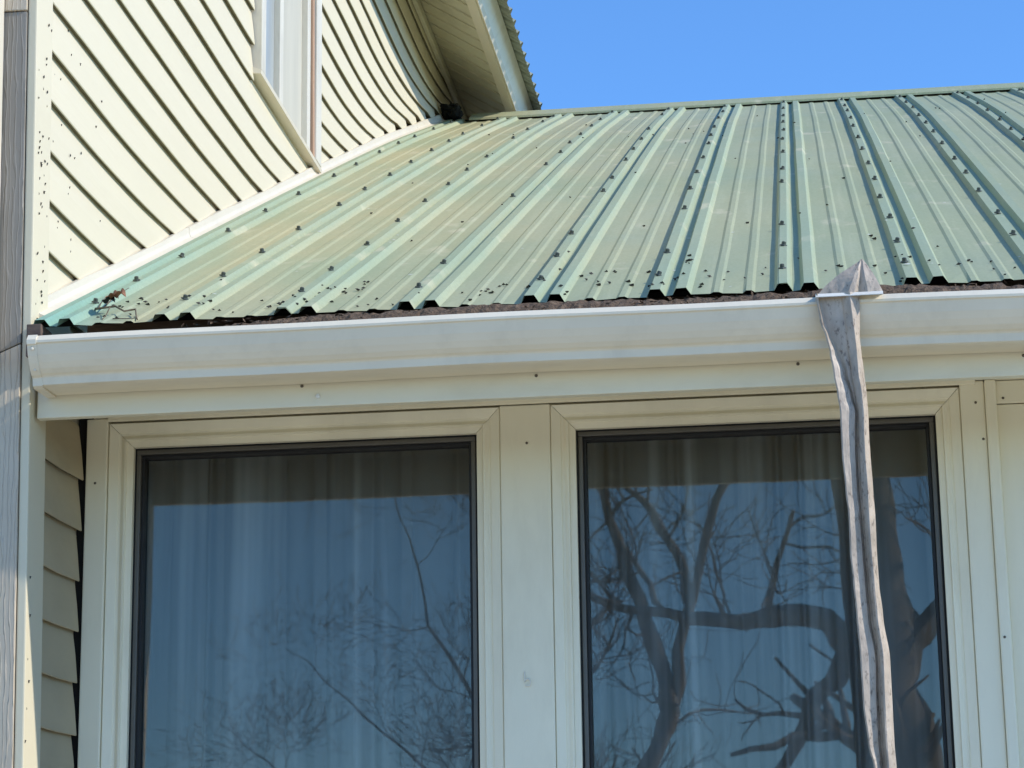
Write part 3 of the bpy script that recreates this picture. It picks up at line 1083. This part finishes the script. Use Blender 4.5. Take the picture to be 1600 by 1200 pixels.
    # white strip standing in for the sun glint on the crease over the rim
    extrude('rim_glint', [(-0.0185, ZG - 0.0062), (-0.0188, ZG - 0.0050), (-0.0110, ZG + 0.0022), (0.0145, ZG + 0.0032), (0.0145, ZG + 0.0022), (-0.0105, ZG + 0.0012), (-0.0180, ZG - 0.0058)],
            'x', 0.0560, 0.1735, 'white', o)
    return o
hanging_strip()

# ================================================================== TWIG WITH DRIED LEAF
def tube(path, r0, r1, vs, fs, n=6):
    prev = None
    m_ = len(path)
    for k, p_ in enumerate(path):
        p_ = Vector(p_)
        d = (Vector(path[min(k + 1, m_ - 1)]) - Vector(path[max(k - 1, 0)])).normalized()
        a = d.orthogonal().normalized()
        if prev is not None:
            a = (prev - d * prev.dot(d)).normalized()
        prev = a
        b = d.cross(a)
        r = r0 + (r1 - r0) * k / (m_ - 1)
        base = len(vs)
        for q in range(n):
            t = 2 * math.pi * q / n
            vs.append(p_ + (a * math.cos(t) + b * math.sin(t)) * r)
        if k:
            for q in range(n):
                fs.append((base - n + q, base - n + (q + 1) % n, base + (q + 1) % n, base + q))
    b0 = len(vs) - n
    fs.append(tuple(b0 + q for q in range(n)))

def twig():
    t = empty('dead_twig', roofpt(-1.27, 0.14), 'small dead twig with curled red-brown leaf lying on lower left roof corner', 'twig')
    inv = t.location
    def rp(x, s, h):
        return Vector(roofpt(x, s, h)) - inv
    vs, fs = [], []
    tube([rp(-1.315, 0.17, 0.006), rp(-1.300, 0.14, 0.010), rp(-1.280, 0.120, 0.014), rp(-1.262, 0.125, 0.015), rp(-1.235, 0.085, 0.010), rp(-1.216, 0.098, 0.011), rp(-1.200, 0.040, 0.004), rp(-1.190, 0.010, 0.003)], 0.0024, 0.0014, vs, fs)
    tube([rp(-1.300, 0.14, 0.010), rp(-1.311, 0.20, 0.012), rp(-1.316, 0.26, 0.018)], 0.0015, 0.0007, vs, fs)
    tube([rp(-1.285, 0.125, 0.013), rp(-1.292, 0.23, 0.020), rp(-1.283, 0.31, 0.026)], 0.0017, 0.0008, vs, fs)
    tube([rp(-1.272, 0.122, 0.014), rp(-1.266, 0.07, 0.006), rp(-1.263, 0.03, 0.003)], 0.0013, 0.0008, vs, fs)
    tube([rp(-1.245, 0.04, 0.003), rp(-1.22, 0.03, 0.003), rp(-1.20, 0.028, 0.003)], 0.0012, 0.0008, vs, fs)
    obj('stem', vs, fs, 'twig', t)
    rnd = random.Random(4)
    for (cx, cs, ch, mname) in ((-1.258, 0.145, 0.032, 'leaf'), (-1.270, 0.135, 0.030, 'leaf'), (-1.276, 0.13, 0.024, 'debris')):
        vs, fs = [], []
        n = 7
        for i in range(n + 1):
            for j in range(5):
                u, v = i / n * 2 - 1, j / 4 * 2 - 1
                wd = 0.0085 * (1 - u * u) ** 0.5 if abs(u) < 1 else 0
                cur = 0.010 * (v * v) * (1 - u * u) + 0.004 * math.sin(u * 4)
                q = rp(cx + u * 0.013, cs + v * wd * 2.0, ch + cur + rnd.uniform(-0.001, 0.001))
                vs.append(q)
        for i in range(n):
            for j in range(4):
                a = i * 5 + j
                fs.append((a, a + 1, a + 6, a + 5))
        obj('leaf', vs, fs, mname, t, True)
twig()
hv, hf = [], []
tube(HKP, 0.0013, 0.0010, hv, hf)
obj('hook', hv, hf, 'white', front, True)

# ================================================================== SPECKS
def speck_mesh():
    vs = [(-0.0040, 0, 0.0010), (0.0042, 0.0004, 0.0012), (0, -0.0021, 0.0008), (0.0006, 0.0022, 0.0008), (0.0003, 0, 0.0034), (-0.0028, 0.0034, 0.0016), (-0.0032, -0.0033, 0.0016), (0, 0, -0.0003)]
    fs = [(0, 2, 4), (2, 1, 4), (1, 3, 4), (3, 0, 4), (0, 7, 2), (2, 7, 1), (1, 7, 3), (3, 7, 0), (0, 5, 4), (0, 4, 6), (0, 7, 5), (0, 6, 7)]
    return vs, fs
kv, kf = speck_mesh()
sp0 = obj('speck', kv, kf, 'speck')
rnd = random.Random(21)
def roof_h(x):
    u = (x + 0.0165) % P - 0.0165
    pts = CELL + [(P - 0.0165, 0, 0)]
    for (a, h0, _), (b, h1, _) in zip(pts[:-1], pts[1:]):
        if a <= u <= b:
            return h0 + (h1 - h0) * (u - a) / (b - a)
    return 0
spots = []
while len(spots) < 210:
    x = rnd.uniform(-1.30, 0.55)
    if rnd.random() < 0.72:
        s = min(abs(rnd.gauss(0.0, 0.22)) + 0.03, 1.4)
        if rnd.random() < 0.45 and spots:
            bx, bs = rnd.choice(spots)
            if bs < 0.8:
                x, s = bx + rnd.gauss(0, 0.014), max(0.03, bs + rnd.gauss(0, 0.03))
    else:
        s = rnd.uniform(0.3, 5.2)
        x = rnd.uniform(-1.3, 1.0)
    if 0.03 < x < 0.2 and s < 0.15 or x < -1.31:
        continue
    spots.append((x, s))
for i, (x, s) in enumerate(spots):
    o = sp0 if i == 0 else copy_obj(sp0, (0, 0, 0))
    o.location = roofpt(x, s, roof_h(x) + 0.002)
    o.rotation_euler = (TH, 0, rnd.uniform(0, 6.28))
    k_ = rnd.uniform(0.75, 1.35)
    o.scale = (k_, k_, k_)
    tag(o, 'tiny dark speck on the green metal roof', 'speck', 'dark specks on the roof')
# pale droppings
pp0 = obj('pale_fleck', [(math.cos(a) * 0.006 * (1 + 0.3 * math.sin(3 * a)), math.sin(a) * 0.004, 0.0004 + 0.0) for a in [q * math.pi / 5 for q in range(10)]] + [(0, 0, 0.0012)],
          [(q, (q + 1) % 10, 10) for q in range(10)], 'pale_speck')
for i in range(26):
    o = pp0 if i == 0 else copy_obj(pp0, (0, 0, 0))
    x, s = rnd.uniform(-1.2, 0.6), abs(rnd.gauss(0.3, 0.7)) + 0.05
    o.location = roofpt(x, s, roof_h(x) + 0.0022)
    o.rotation_euler = (TH, 0, rnd.uniform(-0.3, 0.3))
    o.scale = (rnd.uniform(0.4, 1.0),) * 3
    tag(o, 'tiny pale fleck on the green metal roof', 'fleck', 'pale flecks on the roof')
# specks on the corner trim and first feet of the siding
wall_spots = []
zc = [3.48, 3.40, 3.385, 3.37, 3.33, 3.32, 3.26, 3.25, 3.22, 3.20, 3.19, 3.185, 3.16, 3.15, 3.11, 3.09, 3.05, 3.02, 3.01, 2.98, 2.94, 2.93, 2.905]
for z in zc:
    for q in range(rnd.choice((1, 2, 2, 3))):
        wall_spots.append((rnd.uniform(0.112, 0.190), z + rnd.gauss(0, 0.012)))
for z in (2.40, 2.33, 2.25, 2.21, 2.16, 2.10):
    wall_spots.append((rnd.uniform(0.103, 0.12), z))
for i, (y, z) in enumerate(wall_spots):
    o = copy_obj(sp0, (XW + 0.0168, y + lean(z), z), (rnd.uniform(0, 6.28), math.pi / 2, 0))
    k_ = rnd.uniform(0.55, 0.95)
    o.scale = (k_, k_, k_)
    tag(o, 'tiny dark speck on the cream corner board at left', 'speck', 'dark specks on the corner board')
for i in range(20):
    y = 0.21 + abs(rnd.gauss(0, 0.22))
    kk = rnd.choice((-4, -3, -2, -1, 0))
    z = Z0 + kk * EXPO + rnd.uniform(0.01, 0.09)
    if z < roof_z(y) + 0.06:
        continue
    u = 0.0066 - (z - (Z0 + kk * EXPO)) * 0.11
    o = copy_obj(sp0, (XW + u + 0.0006, y, z), (rnd.uniform(0, 6.28), math.pi / 2, 0))
    k_ = rnd.uniform(0.5, 0.85)
    o.scale = (k_, k_, k_)
    tag(o, 'tiny dark speck on the sunlit cream siding', 'speck', 'dark specks on the siding')

# ================================================================== BARE TREES BEHIND THE VIEWER (mirrored in the panes)
def grow(path, r0, r1, depth, rnd, vs, fs, tv, tf, n=7, density=1.0):
    if r0 > 0.02:
        tube(path, r0, r1, vs, fs, n)
    else:
        tube(path, r0, max(r1, 0.003), tv, tf, 4)
    if depth <= 0:
        return
    m_ = len(path)
    cnt = max(2, int((4 if depth > 1 else 5) * density))
    for q in range(cnt):
        t = rnd.uniform(0.25, 1.0)
        k = min(int(t * (m_ - 1)), m_ - 2)
        fr = t * (m_ - 1) - k
        b = Vector(path[k]).lerp(Vector(path[k + 1]), fr)
        d = (Vector(path[k + 1]) - Vector(path[k])).normalized()
        rr = (r0 + (r1 - r0) * t) * rnd.uniform(0.40, 0.65)
        side = Vector((rnd.gauss(0, 1), rnd.gauss(0, 0.6), rnd.gauss(0.25, 0.8)))
        side = (side - d * side.dot(d)).normalized()
        dd = (d * rnd.uniform(0.4, 0.9) + side).normalized()
        ln = rnd.uniform(0.6, 1.15) * (0.50 + 12 * rr) * (0.75 if depth < 2 else 1)
        pts = [b]
        cur = b
        seg = 5
        for s_ in range(seg):
            dd = (dd + Vector((rnd.gauss(0, 0.22), rnd.gauss(0, 0.2), rnd.gauss(0.05, 0.22)))).normalized()
            cur = cur + dd * ln / seg
            pts.append(cur)
        grow(pts, rr, rr * 0.35, depth - 1, rnd, vs, fs, tv, tf, 6, density)

def tree(loc, limbs, label, seed, depth, density=1.0):
    t = empty('bare_tree', loc, label, 'tree', 'bare trees mirrored in the window glass')
    rnd = random.Random(seed)
    vs, fs, tv, tf = [], [], [], []
    o = Vector(loc)
    for (path, r0, r1, dpt) in limbs:
        pts = [Vector(q) - o for q in path]
        # smooth the path a little
        out = []
        for a, b in zip(pts[:-1], pts[1:]):
            for q in range(4):
                out.append(a.lerp(b, q / 4) + Vector((rnd.gauss(0, 0.018), rnd.gauss(0, 0.02), rnd.gauss(0, 0.018))))
        out.append(pts[-1])
        grow(out, r0, r1, min(depth, dpt), rnd, vs, fs, tv, tf, 10, density)
    obj('trunk', vs, fs, 'bark', t, True)
    obj('crown', tv, tf, 'bark', t)
    return t

Yt = -11.0
tree((0.75, Yt, 0), [
    ([(0.75, Yt, 0), (0.70, Yt, 1.5), (0.64, Yt, 2.6), (0.54, Yt, 3.45), (0.47, Yt, 4.2), (0.46, Yt, 5.2), (0.30, Yt, 6.4), (0.1, Yt, 8.0)], 0.30, 0.03, 2),
    ([(0.50, Yt, 3.55), (0.62, Yt - .1, 4.0), (0.90, Yt - .2, 4.25), (1.5, Yt - .5, 4.9), (2.0, Yt - .6, 6.2)], 0.12, 0.02, 3),
    ([(0.52, Yt, 3.5), (0.30, Yt + .1, 3.95), (-0.06, Yt + .1, 4.12), (-0.58, Yt + .2, 4.10), (-1.30, Yt + .2, 4.22), (-2.2, Yt + .1, 4.5)], 0.11, 0.012, 3),
    ([(0.34, Yt, 3.95), (-0.02, Yt - .4, 3.55), (-0.25, Yt - .8, 3.2), (-0.4, Yt - 1.1, 2.8)], 0.08, 0.02, 2),
    ], 'broad bare tree with forked trunk mirrored in right window', 5, 3, 1.4)
tree((-1.35, -12.5, 0), [
    ([(-1.35, -12.5, 0), (-1.42, -12.5, 1.6), (-1.30, -12.5, 3.0), (-1.02, -12.5, 3.7), (-0.86, -12.5, 4.6), (-0.55, -12.5, 5.5), (-0.3, -12.5, 6.6)], 0.11, 0.015, 3),
    ([(-1.02, -12.5, 3.75), (-1.25, -12.4, 4.6), (-1.55, -12.4, 5.6), (-1.9, -12.4, 7.0)], 0.07, 0.010, 3),
    ([(-0.88, -12.5, 4.5), (-1.0, -12.6, 5.0), (-1.45, -12.6, 5.6)], 0.05, 0.008, 2),
    ], 'slimmer bare tree with crossing limbs mirrored in right window', 12, 3, 1.3)
tree((-2.6, -17.5, 0), [
    ([(-2.6, -17.5, 0), (-2.5, -17.5, 2.0), (-2.35, -17.5, 3.6), (-2.2, -17.5, 5.6), (-2.0, -17.5, 8.5)], 0.15, 0.015, 3),
    ([(-2.42, -17.5, 3.2), (-2.9, -17.5, 4.1), (-3.5, -17.5, 5.2), (-3.9, -17.4, 6.6)], 0.040, 0.004, 3),
    ([(-2.45, -17.5, 2.8), (-3.2, -17.4, 3.5), (-4.1, -17.4, 4.3), (-4.9, -17.4, 5.0)], 0.034, 0.003, 3),
    ([(-2.3, -17.5, 4.6), (-2.9, -17.6, 5.6), (-3.2, -17.6, 6.8)], 0.040, 0.004, 3),
    ([(-2.5, -17.5, 2.4), (-3.4, -17.6, 2.9), (-4.6, -17.6, 3.6), (-5.6, -17.6, 4.3)], 0.034, 0.003, 3),
    ], 'fine-twigged bare tree mirrored in left window', 31, 3, 1.9)
